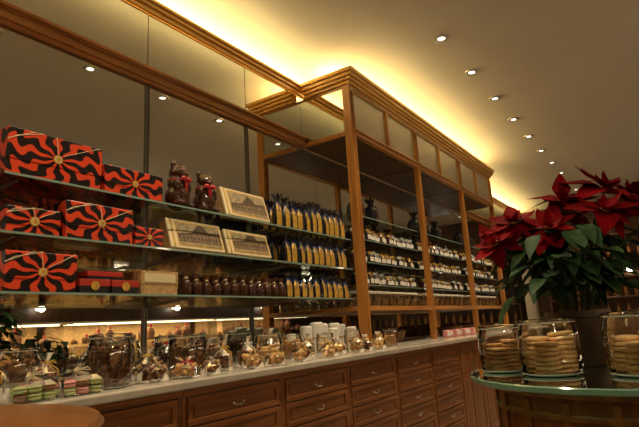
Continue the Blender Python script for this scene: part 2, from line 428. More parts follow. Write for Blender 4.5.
# ------------------------------------------------------------------ flame boxes
def flame_box(y0, y1, h, x=-1.895, d=.26, z=SH[0], cords=False, label=None, emb=.018):
    w = y1 - y0
    d = min(d, abs(WX) - abs(x) - .02)
    t = thing('gift_box', label or 'black gift box printed with orange flame rays on glass shelf', 'gift box', (x, (y0 + y1) / 2, z + .0005), group='flame patterned gift boxes')
    bm = nb(); B(bm, -d + .004, -.003, -w / 2 + .003, w / 2 - .003, -h / 2, h * .1); obj('box_base', bm, FLAME, t, (0, 0, h / 2), bevel=.002)
    bm = nb(); B(bm, -d, 0, -w / 2, w / 2, h * -.18, h / 2); obj('box_lid', bm, FLAME, t, (0, 0, h / 2), bevel=.003)
    bm = nb()
    for r1, x1, mi in ((emb, .002, 0), (emb * .72, .0028, 1), (emb * .55, .0034, 0)):
        lathe(bm, [(0, 0), (r1, 0), (r1, x1), (0, x1)], 24, mi)
    obj('emblem', bm, [GOLDP, CREAM], t, (0, 0, h / 2), (0, math.pi / 2, 0), label='round gold seal with cream ring')
    if cords:
        bm = nb()
        for s in (0, .03):
            tube(bm, [(-d, -w / 2 + .09 + s, h + .001), (.001, -w / 2 + .10 + s, h + .001), (.002, -w / 2 - .001 + s, h * .72 + s * .6), (.001, -w / 2 - .002, h * .70)], .0014, 5)
        tube(bm, [(-d, 0.0, h + .001), (.001, -.01, h + .001), (.003, 0, h / 2 + emb)], .0014, 5)
        tube(bm, [(.001, w / 2 - .01, h + .001), (.003, .02, h / 2 + emb)], .0014, 5)
        obj('ribbon', bm, CREAM, t, label='thin cream cord')
    return t
flame_box(.84, 1.215, .178, cords=True, z=SH[0], label='large black box with orange flame rays and cream cord')
flame_box(1.23, 1.53, .122, z=SH[0], emb=.015)
flame_box(.86, 1.06, .10, z=SH[1], cords=True, x=-1.91)
flame_box(1.07, 1.375, .150, z=SH[1], emb=.017, cords=True)
flame_box(1.385, 1.535, .085, z=SH[1], emb=.012)
flame_box(.86, 1.125, .145, z=SH[2], emb=.017, cords=True)
for (a, b) in ((1.14, 1.27), (1.28, 1.41)):
    t = thing('chocolate_box', 'small dark red chocolate box with gold seal on glass shelf', 'gift box', (-1.90, (a + b) / 2, SH[2] + .0005), group='small red boxes')
    w = b - a
    bm = nb(); B(bm, -.13, 0, -w / 2, w / 2, 0, .05); obj('box_base', bm, BLACK, t, bevel=.002)
    bm = nb(); B(bm, -.132, .002, -w / 2 - .001, w / 2 + .001, .028, .056); obj('box_lid', bm, REDBOX, t, bevel=.002)
    bm = nb(); lathe(bm, [(0, 0), (.018, 0), (.018, .003), (0, .003)], 20); obj('emblem', bm, GOLDP, t, (.002, 0, .030), (0, math.pi / 2, 0), label='round gold seal')
t = thing('chocolate_box', 'dark red box stacked on smaller red boxes', 'gift box', (-1.93, 1.27, SH[2] + .0575), group='small red boxes')
bm = nb(); B(bm, -.13, 0, -.08, .08, 0, .022); obj('box_base', bm, BLACK, t, bevel=.002)
bm = nb(); B(bm, -.132, .002, -.082, .082, .015, .036); obj('box_lid', bm, REDBOX, t, bevel=.002)
t = thing('chocolate_box', 'tan printed card box standing on glass shelf', 'gift box', (-1.91, 1.53, SH[2] + .0005))
bm = nb(); B(bm, -.12, 0, -.10, .10, 0, .080); obj('box_base', bm, TAN, t, bevel=.002)
bm = nb(); B(bm, -.122, .002, -.102, .102, .045, .105); obj('box_lid', bm, TAN, t, bevel=.002)
bm = nb(); B(bm, 0.002, .004, -.085, .085, .055, .095); obj('picture_label', bm, CREAM, t)

def cream_box(yc, w, h, z, group='cream engraved boxes'):
    t = thing('engraved_box', 'cream gift box with sepia building engraving, propped on shelf', 'gift box', (-1.925, yc, z + .0015), group=group)
    piv = (0, -math.radians(17), 0)
    th = .045
    bm = nb(); B(bm, -th, 0, -w / 2, w / 2, 0, h); obj('box_base', bm, TAN, t, (0, 0, th * .3), piv, bevel=.003)
    bm = nb(); B(bm, 0.0005, .012, -w / 2 - .003, w / 2 + .003, -.002, h + .003); obj('box_lid', bm, CREAM, t, (0, 0, th * .3), piv, bevel=.003)
    bm = nb(); B(bm, .0122, .0138, -w / 2 + .046, w / 2 - .010, .011, h - .010); obj('gold_border', bm, GOLDP, t, (0, 0, th * .3), piv)
    bm = nb(); B(bm, .0125, .0150, -w / 2 + .052, w / 2 - .016, .017, h - .016); obj('picture_label', bm, PICT, t, (0, 0, th * .3), piv, label='sepia engraving of a building')
    bm = nb(); B(bm, .0122, .0145, -w / 2 + .018, -w / 2 + .026, 0, h); obj('gold_band', bm, GOLDP, t, (0, 0, th * .3), piv)
    bm = nb()
    vs = [bm.verts.new(p) for p in ((-.060, -w / 3, 0), (-.15, -w / 3, 0), (-.090, -w / 3, h * .6))]; v2 = [bm.verts.new((v.co.x, w / 3, v.co.z)) for v in vs]
    bm.faces.new(vs); bm.faces.new(v2[::-1])
    for a in range(3): bm.faces.new([vs[a], v2[a], v2[(a + 1) % 3], vs[(a + 1) % 3]])
    obj('prop_stand', bm, BLACK, t)
cream_box(2.15, .36, .165, SH[0])
cream_box(1.775, .35, .150, SH[1]); cream_box(2.155, .35, .140, SH[1])

# ------------------------------------------------------------------ chocolate figures with bow
def choc_figure(loc, rz, s=1.0, i=0, where='glass shelf'):
    t = thing('chocolate_bunny', 'dark chocolate bunny wrapped with red bow on ' + where, 'chocolate figure', loc, rz, group='chocolate bunnies')
    bm = nb()
    sphere(bm, (0, 0, .055), .062, .85, 1, 1.0, 16, 12); sphere(bm, (.0, 0, .115), .048, .9, 1, 1.1, 16, 12)
    sphere(bm, (.004, 0, .166), .043, 1, .95, 1, 16, 12); sphere(bm, (.036, 0, .157), .020, 1, 1, .8, 10, 8)
    for sg in (-1, 1):
        sphere(bm, (-.003, sg * .026, .202), .018, .6, 1, 1.5, 10, 8)
        sphere(bm, (.028, sg * .040, .100), .018, 1, .9, 1.9, 10, 8)
        sphere(bm, (.038, sg * .036, .018), .022, 1.5, .9, .75, 10, 8)
    b = obj('body', bm, CHOC, t, smooth=True)
    r = b.modifiers.new('fuse', 'REMESH'); r.mode = 'VOXEL'; r.voxel_size = .004; r.use_smooth_shade = True
    bm = nb()
    lathe(bm, [(.044, .126), (.048, .131), (.044, .136)], 16)
    for sg in (-1, 1):
        sphere(bm, (.050, sg * .019, .135), .017, .45, 1.1, .75, 10, 8)
        B(bm, .047, .050, sg * .012 - .006, sg * .012 + .006, .080, .13, 0, Matrix.Rotation(sg * .15, 4, 'X'))
    sphere(bm, (.053, 0, .134), .008)
    obj('bow', bm, RED, t, smooth=True, label='small red satin bow')
    t.scale = (s, s, s)
choc_figure((-1.97, 1.68, SH[0] + .004), .25, 1.1); choc_figure((-1.97, 1.86, SH[0] + .004), -.1, 1.04)

# ------------------------------------------------------------------ gold/black pouches
def pouch_src(h, w=.062, name='gift_pouch', body=GOLDP, dark=BLACKF, rib=NAVY, label='gold and black sweet pouch tied with blue ribbon on shelf', group='gold and black pouches', cat='gift bag', patch=None, fw=.52, flare=1.0):
    t = thing(name, label, cat, (0, 0, -5), group=group)
    bm = nb(); hb = h * .74
    def ring(z, a, b):
        return [bm.verts.new((sx * a, sy * b, z)) for sx, sy in ((-1, -.8), (-1, .8), (-.5, 1), (.6, 1), (1, fw), (1, -fw), (.6, -1), (-.5, -1))]
    rs = [ring(0, w * .40, w * .44), ring(h * .05, w * .47, w * .52), ring(hb * .35, w * .48, w * .54), ring(hb * .7, w * .42, w * .48), ring(hb * .90, w * .26, w * .32), ring(hb, w * .12, w * .14)]
    for a, b in zip(rs, rs[1:]):
        for k in range(8):
            f = bm.faces.new([a[k], a[(k + 1) % 8], b[(k + 1) % 8], b[k]]); f.material_index = 0 if k == 4 else 1
    bm.faces.new(rs[0])
    obj('pouch_body', bm, [body, dark], t, bevel=.002)
    if patch:
        bm = nb(); B(bm, w * .47, w * .50, -w * .34, w * .34, h * .14, h * .42); obj('paper_label', bm, patch, t, label='small white paper label')
    bm = nb(); seg = 14
    prof = [(hb * .99, .12, 0), (hb + (h - hb) * .5, .32 * flare, .15), (h, .55 * flare, .30)]
    rings = []
    for z, r, wv in prof:
        rings.append([bm.verts.new((w * r * (1 + wv * (-1) ** k) * .6 * math.cos(2 * math.pi * k / seg), w * r * (1 + wv * (-1) ** k) * math.sin(2 * math.pi * k / seg), z + (.009 * (-1) ** k if wv > .2 else 0))) for k in range(seg)])
    for a, b in zip(rings, rings[1:]):
        for k in range(seg): bm.faces.new([a[k], a[(k + 1) % seg], b[(k + 1) % seg], b[k]])
    obj('pouch_top', bm, dark, t, label='gathered dark top')
    bm = nb(); lathe(bm, [(w * .15, hb - .006), (w * .19, hb), (w * .15, hb + .006)], 10)
    for sg in (-1, 1):
        tube(bm, [(w * .12, 0, hb), (w * .3, sg * w * .25, hb + .008), (w * .32, sg * w * .38, hb - .01), (w * .15, 0, hb)], .0026, 5)
    tube(bm, [(w * .15, 0, hb), (w * .46, w * .05, hb - .03), (w * .51, w * .02, hb - .055)], .0024, 5)
    obj('ribbon', bm, rib, t, smooth=True)
    return t
def kill(t):
    for c in list(t.children): kill(c)
    bpy.data.objects.remove(t)
for (z, h, n) in ((SH[0], .205, 11), (SH[1], .178, 10), (SH[2], .155, 10)):
    s = pouch_src(h, .060, rib=NAVY, label='gold fronted black sweet pouch with gathered top on shelf')
    y0 = 2.42 if z == SH[0] else 2.49
    for row in (0, 1):
        for i in range(n):
            y = y0 + i * (3.145 - y0) / (n - 1)
            copy_thing(s, (-1.925 - row * .11 - random.uniform(0, .01), y, z + .001), random.uniform(-.55, .05), (1, 1, random.uniform(.90, 1.05)))
    kill(s)
s = thing('chocolate_egg', 'small rounded dark chocolate wrapped in cellophane on shelf', 'chocolate', (0, 0, -5), group='small wrapped chocolates')
bm = nb(); lathe(bm, [(0, 0), (.020, 0), (.026, .012), (.028, .032), (.024, .052), (.015, .066), (0, .072)], 16); obj('chocolate_body', bm, CHOC, s, smooth=True)
bm = nb(); lathe(bm, [(.010, .068), (.006, .076), (.016, .096), (.022, .102)], 14, wob=.2); obj('wrap_top', bm, CHOCM, s)
bm = nb(); lathe(bm, [(.007, .071), (.011, .075), (.007, .079)], 10); obj('ribbon', bm, CREAM, s)
for row in (0, 1, 2):
    for i in range(12):
        copy_thing(s, (-1.92 - row * .085, 1.69 + i * .066, SH[2] + .001), random.uniform(-.3, .3), (1, 1, random.uniform(.95, 1.12)))
kill(s)

# ------------------------------------------------------------------ jars
def jar_src(r, h, name='glass_jar', label='clear round glass jar with flat lid', cat='jar', lid='glass'):
    t = thing(name, label, cat, (0, 0, -5))
    bm = nb(); lathe(bm, [(0, .002), (r * .86, .001), (r * .97, .010), (r, h * .25), (r, h * .66), (r * .97, h * .77), (r * .90, h * .86), (r * .89, h * .90)], 32)
    obj('jar_body', bm, GLASS, t, smooth=True)
    bm = nb(); lathe(bm, [(r * .86, h * .905), (r * .96, h * .915), (r * .97, h * .94), (r * .94, h * .965), (r * .82, h * .975), (r * .2, h * .978), (r * .16, h * .99), (r * .12, h), (0, h)], 32)
    obj('jar_lid', bm, GLASS, t, smooth=True)
    bm = nb()
    lathe(bm, [(r * .88, h * .888), (r * .95, h * .895), (r * .95, h * .906), (r * .88, h * .91)], 32)
    obj('jar_rim', bm, GRIM, t, smooth=True)
    bm = nb(); lathe(bm, [(r * .86, .0005), (r * .975, .005), (r * .975, .007)], 32)
    obj('jar_foot', bm, GRIM, t, smooth=True)
    return t
def cookie_mesh(r, th, mat, name='cookie'):
    bm = nb(); lathe(bm, [(0, 0), (r * .80, 0), (r * .97, th * .25), (r, th * .5), (r * .96, th * .8), (r * .7, th), (0, th * .95)], 18, wob=.02)
    o = obj(name, bm, mat, smooth=True, label='round biscuit stacked inside a glass jar', category='cookie', group='cookies in jars')
    return o
def fill_cookies(c, r, cr, th, layers, mat, stacks=3, tilt=.12, lab=None):
    base = cookie_mesh(cr, th, mat); first = True
    for s_ in range(stacks):
        an = 2 * math.pi * s_ / stacks + .5; rad = (r - cr - .007) if stacks > 1 else 0
        for l in range(layers - s_):
            o = base if first else base.copy()
            if not first: COL.objects.link(o)
            first = False
            o.location = (c[0] + rad * math.cos(an) + random.uniform(-.002, .002), c[1] + rad * math.sin(an) + random.uniform(-.002, .002), c[2] + .004 + l * (th + .0006))
            o.rotation_euler = (random.uniform(-tilt, tilt) * .5, random.uniform(-tilt, tilt) * .5, random.uniform(0, 6))
            if lab: o['label'] = lab
def jar_at(c, r, h, label, **kw):
    s = jar_src(r, h, label=label, **kw); s.location = c; return s
# ------- round glass table
TC = (-.15, 1.705)
TR = .42; TZ = .90
t = thing('round_table', 'round drum display table in panelled wood with green glass top', 'table', (TC[0], TC[1], 0))
bm = nb(); lathe(bm, [(0, TZ - .016), (TR - .004, TZ - .016), (TR - .004, TZ), (0, TZ)], 72); obj('glass_top', bm, glass('table_glass', (.45, .70, .58), 1.6), t, smooth=True)
bm = nb(); lathe(bm, [(TR - .0035, TZ - .0162), (TR, TZ - .014), (TR, TZ - .003), (TR - .0035, TZ + .0002)], 72); obj('glass_edge', bm, pbr('bright_glass_edge', (.13, .25, .18), .15, coat=1), t, smooth=True)
DW = wood('drum_wood', (.13, .045, .012), (.26, .10, .026), 'z')
bm = nb(); lathe(bm, [(0, TZ - .0175), (.352, TZ - .0175), (.352, TZ - .022), (0, TZ - .022)], 64); obj('drum_cap', bm, MARB, t)
bm = nb(); lathe(bm, [(0, TZ - .0225), (.355, TZ - .0225), (.355, TZ - .035), (.345, TZ - .04), (.345, .1), (.36, .09), (.36, 0), (0, 0)], 64); obj('drum', bm, DW, t, smooth=True)
bm = nb()
for kx in range(20):
    a = 2 * math.pi * kx / 20
    B(bm, .344, .352, -.008, .008, .09, TZ - .045, 0, Matrix.Rotation(a, 4, 'Z'))
lathe(bm, [(.343, TZ - .085), (.353, TZ - .085), (.353, TZ - .075), (.343, TZ - .07)], 64)
obj('drum_rib', bm, DW, t)
J1 = (-.465, 1.64, TZ + .001); J2 = (-.312, 1.555, TZ + .001); J3 = (-.095, 1.555, TZ + .001)
jar_at(J1, .066, .140, 'clear glass jar of brown biscuits on round table'); fill_cookies(J1, .063, .027, .0105, 8, COOKD, lab='brown biscuit stacked inside a glass jar')
jar_at(J2, .080, .152, 'clear glass jar of golden cookies on round table'); fill_cookies(J2, .077, .0335, .0115, 9, COOK, lab='golden round cookie stacked inside a glass jar')
jar_at(J3, .084, .160, 'large clear glass jar of thick cookies on round table'); fill_cookies(J3, .081, .0355, .0125, 8, COOK, lab='golden round cookie stacked inside a glass jar')

# ------- poinsettia
def leaf(bm, o, d, n, L, W, droop, mi=0, fold=.25):
    d = d.normalized(); s = d.cross(n).normalized(); n = s.cross(d).normalized()
    prof = [.06, .50, .86, 1.0, .80, .62, .32, 0.0]
    rows = []
    for i, w in enumerate(prof):
        f = i / (len(prof) - 1)
        c = o + d * L * f * (1 - .15 * droop * f) + n * (-droop * L * f * f * .6 + .03 * L * math.sin(f * 7))
        hw = W * .5 * w
        if w == 0: rows.append([bm.verts.new(c)] * 3)
        else: rows.append([bm.verts.new(c - s * hw + n * hw * fold), bm.verts.new(c), bm.verts.new(c + s * hw + n * hw * fold)])
    for a, b in zip(rows, rows[1:]):
        for j in (0, 1):
            vs = [a[j], a[j + 1], b[j + 1], b[j]]; u = []
            for v in vs:
                if v not in u: u.append(v)
            if len(u) >= 3: f = bm.faces.new(u); f.material_index = mi; f.smooth = True
def poinsettia(loc, flowers, s=1.0, label='large red poinsettia in a dark pot', nleaf=90, zr=(.20, .40), rr_=.17, pr=1.0, name='potted_poinsettia', dr_=.4):
    t = thing(name, label, 'potted plant', loc)
    bm = nb(); lathe(bm, [(0, 0), (.068 * pr, 0), (.074 * pr, .01), (.088 * pr, .14), (.095 * pr, .145), (.095 * pr, .165), (.086 * pr, .165), (.080 * pr, .14), (0, .135)], 32)
    obj('pot', bm, POTM, t, smooth=True)
    bm = nb(); rnd = random.Random(3)
    for (x, y, z, nx, ny, nz_, sc_) in (flowers or [(.03, .02, .35, 0, 0, 1, 1), (-.04, .03, .3, 0, 0, 1, 1)]):
        tube(bm, [(x * .1, y * .1, .135), (x * .45, y * .45, .165 + (z - .165) * .55), (x, y, z - .004)], [.006, .005, .0035], 6)
    obj('stems', bm, STEMM, t, smooth=True)
    for (x, y, z, nx, ny, nz_, sc_) in flowers:
        bm = nb(); n = Vector((nx, ny, nz_)).normalized(); a0 = n.orthogonal().normalized(); b0 = n.cross(a0)
        off = rnd.uniform(0, 6)
        for ringi, (cnt, L, W, el, dr) in enumerate(((6, .128, .072, .05, .5), (5, .105, .056, .45, .3), (4, .068, .034, .9, .05))):
            for k in range(cnt):
                an = off + ringi * .6 + 2 * math.pi * k / cnt + rnd.uniform(-.3, .3)
                e2 = el + rnd.uniform(-.4, .4)
                d = (a0 * math.cos(an) + b0 * math.sin(an)) * math.cos(e2) + n * math.sin(e2)
                leaf(bm, Vector((0, 0, 0)) + n * .003 * ringi, d, n, L * sc_ * rnd.uniform(.7, 1.2), W * sc_ * rnd.uniform(.85, 1.15), dr * rnd.uniform(-.2, 2.2), 0)
        for k in range(7):
            an = k * .9; sphere(bm, n * .012 + a0 * .008 * math.cos(an) + b0 * .008 * math.sin(an), .0045, u=6, v=5, mi=1)
        obj('flower', bm, [BRACT, YELL], t, (x, y, z), label='star of pointed red bracts')
    bm = nb()
    for k in range(nleaf):
        an = rnd.uniform(0, 2 * math.pi); rr = rnd.uniform(.03, rr_); z = rnd.uniform(*zr) - rr * .15
        d = Vector((math.cos(an), math.sin(an), rnd.uniform(-dr_, .35)))
        leaf(bm, Vector((rr * math.cos(an), rr * math.sin(an), z)), d, Vector((0, 0, 1)), rnd.uniform(.08, .125), rnd.uniform(.045, .062), rnd.uniform(.4, 1.1), 0)
    obj('foliage', bm, LEAF, t)
    t.scale = (s, s, s)
    return t
ex = Vector((.822, .5655, 0)).normalized(); fx = Vector((.556, -.831, 0))
fl = []
for e, f, zz, sz in ((.00, .02, .345, 1.0), (.135, .04, .375, 1.1), (-.155, .0, .285, .9), (-.235, .03, .215, .8), (-.09, .10, .245, .85), (.07, .13, .285, .95), (.22, .10, .27, 1.0), (.26, -.03, .36, 1.1), (.08, -.12, .34, 1.0), (-.09, -.12, .29, .9)):
    p = ex * e + fx * f
    n = (Vector((p.x, p.y, 0)) * 2.2 + Vector((0, 0, 1)) + fx * .45)
    fl.append((p.x, p.y, zz + .165, n.x, n.y, n.z, sz))
poinsettia((-.27, 1.83, TZ + .001), fl, label='large red poinsettia in a dark pot on round glass table', nleaf=190, zr=(.245, .44), rr_=.20, pr=1.0)
poinsettia((-2.09, 1.10, .901), [], .5, 'small dark leafy plant in a pot on marble worktop', 55, name='potted_plant')

# ------- round wooden table close by
t = thing('round_table', 'small round brown wooden pedestal table', 'table', (-1.075, .235, 0))
bm = nb(); lathe(bm, [(0, .905), (.37, .905), (.395, .915), (.40, .928), (.392, .938), (.37, .94), (0, .94)], 64); obj('table_top', bm, TABW, t, smooth=True)
bm = nb(); lathe(bm, [(0, .03), (.22, .0), (.22, .03), (.06, .07), (.035, .12), (.045, .5), (.03, .8), (.09, .9), (0, .904)], 32); obj('pedestal', bm, WOODZ, t, smooth=True)

# ------------------------------------------------------------------ worktop goods
CT = .901
def nuts(c, r, h, mat, name, label, n=170, s=.009, parent=None):
    bm = nb(); rnd = random.Random(int(c[1] * 100))
    for k in range(n):
        a = rnd.uniform(0, 6.28); rr = (r - s * 1.3) * math.sqrt(rnd.uniform(.25, 1)); z = s + rnd.uniform(0, h)
        sphere(bm, (rr * math.cos(a), rr * math.sin(a), z), s, rnd.uniform(.8, 1.2), rnd.uniform(.8, 1.2), .8, 7, 5)
    lathe(bm, [(0, .003), (r * .8, .003), (r * .8, h * .95), (0, h)], 12)
    obj(name, bm, mat, None, c, smooth=True, label=label, category='sweets', kind='stuff')
def nutjar(y, x, r, h, mat, what, fill=.60, n=150, s=.0105):
    c = (x, y, CT)
    jar_at(c, r, h, 'clear glass jar of %s on marble worktop' % what)
    nuts((x, y, CT + .003), r * .94, h * fill, mat, what.replace(' ', '_'), 'loose %s filling a glass jar' % what, n, s)
NUTM = pbr('roasted_nut', (0.34, 0.16, 0.06), 0.5, noise=.4, nscale=40)
NUTD = pbr('dark_nut', (0.17, 0.07, 0.028), 0.3, noise=.6, nscale=60, coat=.3)
nutjar(1.115, -1.655, .074, .185, NUTD, 'dark chocolate nuts', fill=.68, n=280, s=.0085)
nutjar(.93, -1.92, .072, .155, NUTM, 'chocolate almonds')
nutjar(1.54, -1.74, .082, .168, NUTD, 'milk chocolate nuts', n=220, s=.0095)
nutjar(1.34, -1.95, .074, .168, COOKD, 'toasted almonds')
nutjar(1.78, -1.86, .070, .155, NUTM, 'roasted hazelnuts')
nutjar(2.33, -1.80, .066, .135, COOKD, 'caramel nuts', n=130)
nutjar(2.10, -1.97, .068, .165, CHOC, 'dark truffles', s=.013, n=90)
for (y, x, r, h, m, w) in ((2.03, -1.71, .070, .150, COOK, 'golden'), (2.64, -1.78, .055, .125, COOK, 'golden'), (2.93, -1.76, .058, .135, COOKD, 'brown')):
    jar_at((x, y, CT), r, h, 'clear glass jar of %s cookies on marble worktop' % w)
    fill_cookies((x, y, CT), r - .003, r * .41, .012, int(h * .64 / .013), m, lab='%s cookie stacked inside a glass jar' % w)
def cello_bag(loc, rz, w, h, mat, what, rib=GOLDP, s=.010, n=70, mats=None):
    t = thing('cellophane_bag', 'clear cellophane bag of %s tied with ribbon on worktop' % what, 'gift bag', loc, rz, group='cellophane bags of sweets')
    bm = nb()
    rs = []
    for z, a, b in ((0, .42, .5), (h * .1, .46, .54), (h * .5, .42, .5), (h * .68, .20, .26), (h * .76, .08, .1), (h * .88, .14, .24), (h, .18, .36)):
        rs.append([bm.verts.new((w * a * math.cos(q) * (1 + .12 * math.sin(3 * q + z * 40)), w * b * math.sin(q) * (1 + .1 * math.cos(5 * q + z * 60)), z)) for q in [2 * math.pi * k / 16 for k in range(16)]])
    for a, b in zip(rs, rs[1:]):
        for k in range(16): bm.faces.new([a[k], a[(k + 1) % 16], b[(k + 1) % 16], b[k]])
    bm.faces.new(rs[0]); obj('bag_film', bm, CELLO, t, smooth=True)
    bm = nb(); rnd = random.Random(n)
    for k in range(n):
        q = rnd.uniform(0, 6.28); rr = w * .36 * math.sqrt(rnd.uniform(0, 1)); sphere(bm, (rr * math.cos(q), rr * math.sin(q) * 1.1, s + rnd.uniform(0, h * .50)), s, 1, 1, .8, 7, 5, rnd.randrange(len(mats)) if mats else 0)
    o = obj('sweets', bm, mats or mat, t, smooth=True)
    bm = nb(); lathe(bm, [(w * .09, h * .74), (w * .13, h * .76), (w * .09, h * .78)], 10)
    for sg in (-1, 1): tube(bm, [(w * .1, 0, h * .76), (w * .2, sg * w * .18, h * .80), (w * .22, sg * w * .25, h * .73), (w * .12, 0, h * .76)], .0022, 5)
    tube(bm, [(w * .1, 0, h * .76), (w * .4, w * .1, h * .58), (w * .5, w * .05, h * .35)], .0018, 5)
    obj('ribbon', bm, rib, t, smooth=True)
    return t
cello_bag((-1.80, .80, CT), 0, .11, .14, CHOC, 'dark pralines', s=.014, n=50, mats=[CHOC, CHOCM, BRN])
cello_bag((-1.80, .965, CT), .4, .11, .13, CHOC, 'dark pralines', s=.014, n=45, mats=[CHOC, CHOCM, BRN])
cello_bag((-1.64, 1.285, CT), .3, .12, .09, CHOCM, 'chocolate pieces', TAN)
cello_bag((-1.61, 1.41, CT), -.3, .11, .08, COOKD, 'brown biscuits', RED)
cello_bag((-1.78, 1.36, CT), -.3, .10, .12, CHOCM, 'chocolate pieces', s=.014, n=40, mats=[CHOC, COOKD])
cello_bag((-1.60, 1.53, CT), .5, .09, .07, CHOCM, 'toffees', WHITE, s=.012, n=40, mats=[CHOCM, COOKD])
cello_bag((-1.68, 1.68, CT), .2, .10, .13, CHOCM, 'chocolate pieces')
cello_bag((-1.60, 1.79, CT), .6, .11, .08, COOKD, 'caramels', TAN, s=.014, n=30)
cello_bag((-1.72, 1.88, CT), .1, .10, .14, CHOCM, 'chocolate pieces', WHITE)
cello_bag((-1.58, 1.92, CT), .1, .10, .08, COOKD, 'golden sweets')
cello_bag((-1.61, 2.16, CT), .5, .12, .09, COOKD, 'golden sweets', s=.013, n=40)
cello_bag((-1.66, 2.28, CT), .1, .10, .13, CHOC, 'dark pralines', TAN)
cello_bag((-1.61, 2.41, CT), .1, .12, .09, COOK, 'golden biscuits', s=.013, n=40)
cello_bag((-1.64, 2.55, CT), .1, .11, .10, COOKD, 'brown biscuits', WHITE, s=.014, n=40)
cello_bag((-1.98, 1.62, CT), .1, .11, .17, CHOC, 'dark pralines', RED)
cello_bag((-1.98, 2.36, CT), .1, .11, .17, CHOC, 'dark pralines', GOLDP)
cello_bag((-1.64, 2.76, CT), .1, .10, .12, COOKD, 'caramels', TAN)
cello_bag((-1.64, 2.88, CT), .1, .09, .10, CHOCM, 'toffees', GOLDP)
cello_bag((-1.64, 3.05, CT), .1, .10, .11, COOK, 'golden biscuits', s=.012, n=40)
def macaron(mat):
    bm = nb(); r = .022
    lathe(bm, [(0, 0), (r * .8, .001), (r, .006), (r * .95, .009)], 14, 0); lathe(bm, [(r * .85, .0085), (r * .88, .0125)], 14, 1); lathe(bm, [(r * .95, .012), (r, .015), (r * .8, .020), (0, .021)], 14, 0)
    return obj('macaron', bm, [mat, CREAM], smooth=True, label='small round macaron in a clear bag', category='macaron', group='macarons')
mm = {k: macaron(m) for k, m in (('pink', PINK), ('green', GREEN), ('brown', BRN), ('cream', OCH))}
first = {k: True for k in mm}
for ti, (xx, yy) in enumerate(((-1.60, .82), (-1.60, .967), (-1.64, .67))):
    t = thing('macaron_bag', 'clear cellophane bag of macarons tied with ribbon on worktop', 'gift bag', (xx, yy, CT), group='bags of macarons')
    bm = nb(); w, l = .062, .070
    lv = []
    for (f_, z_) in ((.95, .0005), (1.0, .045), (.80, .058), (.16, .072), (.10, .077), (.30, .096)):
        ringv = []
        for k in range(16):
            q = 2 * math.pi * (k + .5) / 16
            cx_, cy_ = math.cos(q), math.sin(q); mx_ = max(abs(cx_), abs(cy_))
            sq = .8; cx2 = cx_ * (1 - sq) + cx_ / mx_ * sq; cy2 = cy_ * (1 - sq) + cy_ / mx_ * sq
            jit = 1 + (.25 * (-1) ** k if z_ > .09 else .05 * (-1) ** k if z_ > .05 else 0)
            ringv.append(bm.verts.new((w * f_ * cx2 * jit, l * f_ * cy2 * jit, z_)))
        lv.append(ringv)
    bm.faces.new(lv[0])
    for p_, q_ in zip(lv, lv[1:]):
        for a in range(16): bm.faces.new([p_[a], p_[(a + 1) % 16], q_[(a + 1) % 16], q_[a]])
    obj('bag_film', bm, CELLO, t)
    bm = nb(); lathe(bm, [(.008, .072), (.012, .076), (.008, .080)], 10)
    for sg in (-1, 1): tube(bm, [(.01, 0, .076), (.022, sg * .018, .082), (.026, sg * .026, .072), (.01, 0, .076)], .0018, 5)
    obj('ribbon', bm, CREAM, t)
    for i in range(2):
        for j in range(3):
            for l2 in range(2):
                kx = random.choice(['pink', 'green', 'brown', 'green', 'brown', 'pink'])
                o = mm[kx]
                if not first[kx]: o = o.copy(); COL.objects.link(o)
                first[kx] = False
                o['label'] = 'small round %s macaron in a clear bag' % kx
                o.location = (xx - .024 + i * .048, yy - .044 + j * .044, CT + .003 + l2 * .0225)
                o.rotation_euler = (random.uniform(-.03, .03), random.uniform(-.03, .03), 0)
for k, o in mm.items():
    if first[k]: bpy.data.objects.remove(o)
s = thing('paper_roll', 'white paper roll of sweets standing on worktop', 'paper roll', (0, 0, -5), group='white paper rolls')
bm = nb(); lathe(bm, [(0, 0), (.020, 0), (.023, .01), (.023, .095), (.017, .100), (.015, .098), (0, .096)], 18, wob=.03); obj('roll_wrap', bm, WHITE, s, smooth=True)
bm = nb(); lathe(bm, [(.0235, .045), (.0245, .048), (.0235, .051)], 14); obj('ribbon', bm, GOLDP, s, smooth=True)
for (y, x, sc_) in ((2.70, -1.96, 1.7), (2.79, -1.94, 1.9), (2.88, -1.96, 1.8), (2.80, -1.82, 1.5), (2.98, -1.93, 1.8), (3.07, -1.85, 1.5), (3.12, -1.97, 1.7), (2.52, -1.94, 1.3)): copy_thing(s, (x, y, CT), scale=sc_)
kill(s)

# ------------------------------------------------------------------ goods in the display cabinet
s1 = pouch_src(.12, .06, 'sweet_pouch', CHOC, CHOC, GOLDP, 'small dark sweet pouch with white label on cabinet shelf', 'labelled pouches in display cabinet', patch=WHITE, flare=.75)
s2 = pouch_src(.12, .06, 'sweet_pouch', BLACKF, BLACKF, WHITE, 'small black sweet pouch with white label on cabinet shelf', 'labelled pouches in display cabinet', patch=WHITE, flare=.75)
s3 = pouch_src(.12, .06, 'sweet_pouch', BLACKF, BLACKF, GOLDP, 'small black sweet pouch with gold ribbon on cabinet shelf', 'labelled pouches in display cabinet', patch=WHITE, flare=.75)
for b in range(3):
    for zi, z in enumerate((1.345, 1.515, 1.685)):
        for i in range(15):
            y = posts[b] + .095 + i * .0730
            s = ((s2, s1), (s1, s3, s2), (s2, s3, s1, s2))[zi]; s = s[(i // (1 + zi) + b) % len(s)]
            copy_thing(s, (-1.915 - random.uniform(0, .03), y, z + .001), random.uniform(-.5, .1), (1.1, 1.05, random.uniform(.82, 1.05)))
for s in (s1, s2, s3): kill(s)
s = pouch_src(.23, .10, 'wrapped_figure', CHOC, BLACKF, BLACKF, 'tall dark wrapped chocolate figure on top cabinet shelf', 'wrapped figures on the top shelf', cat='chocolate figure')
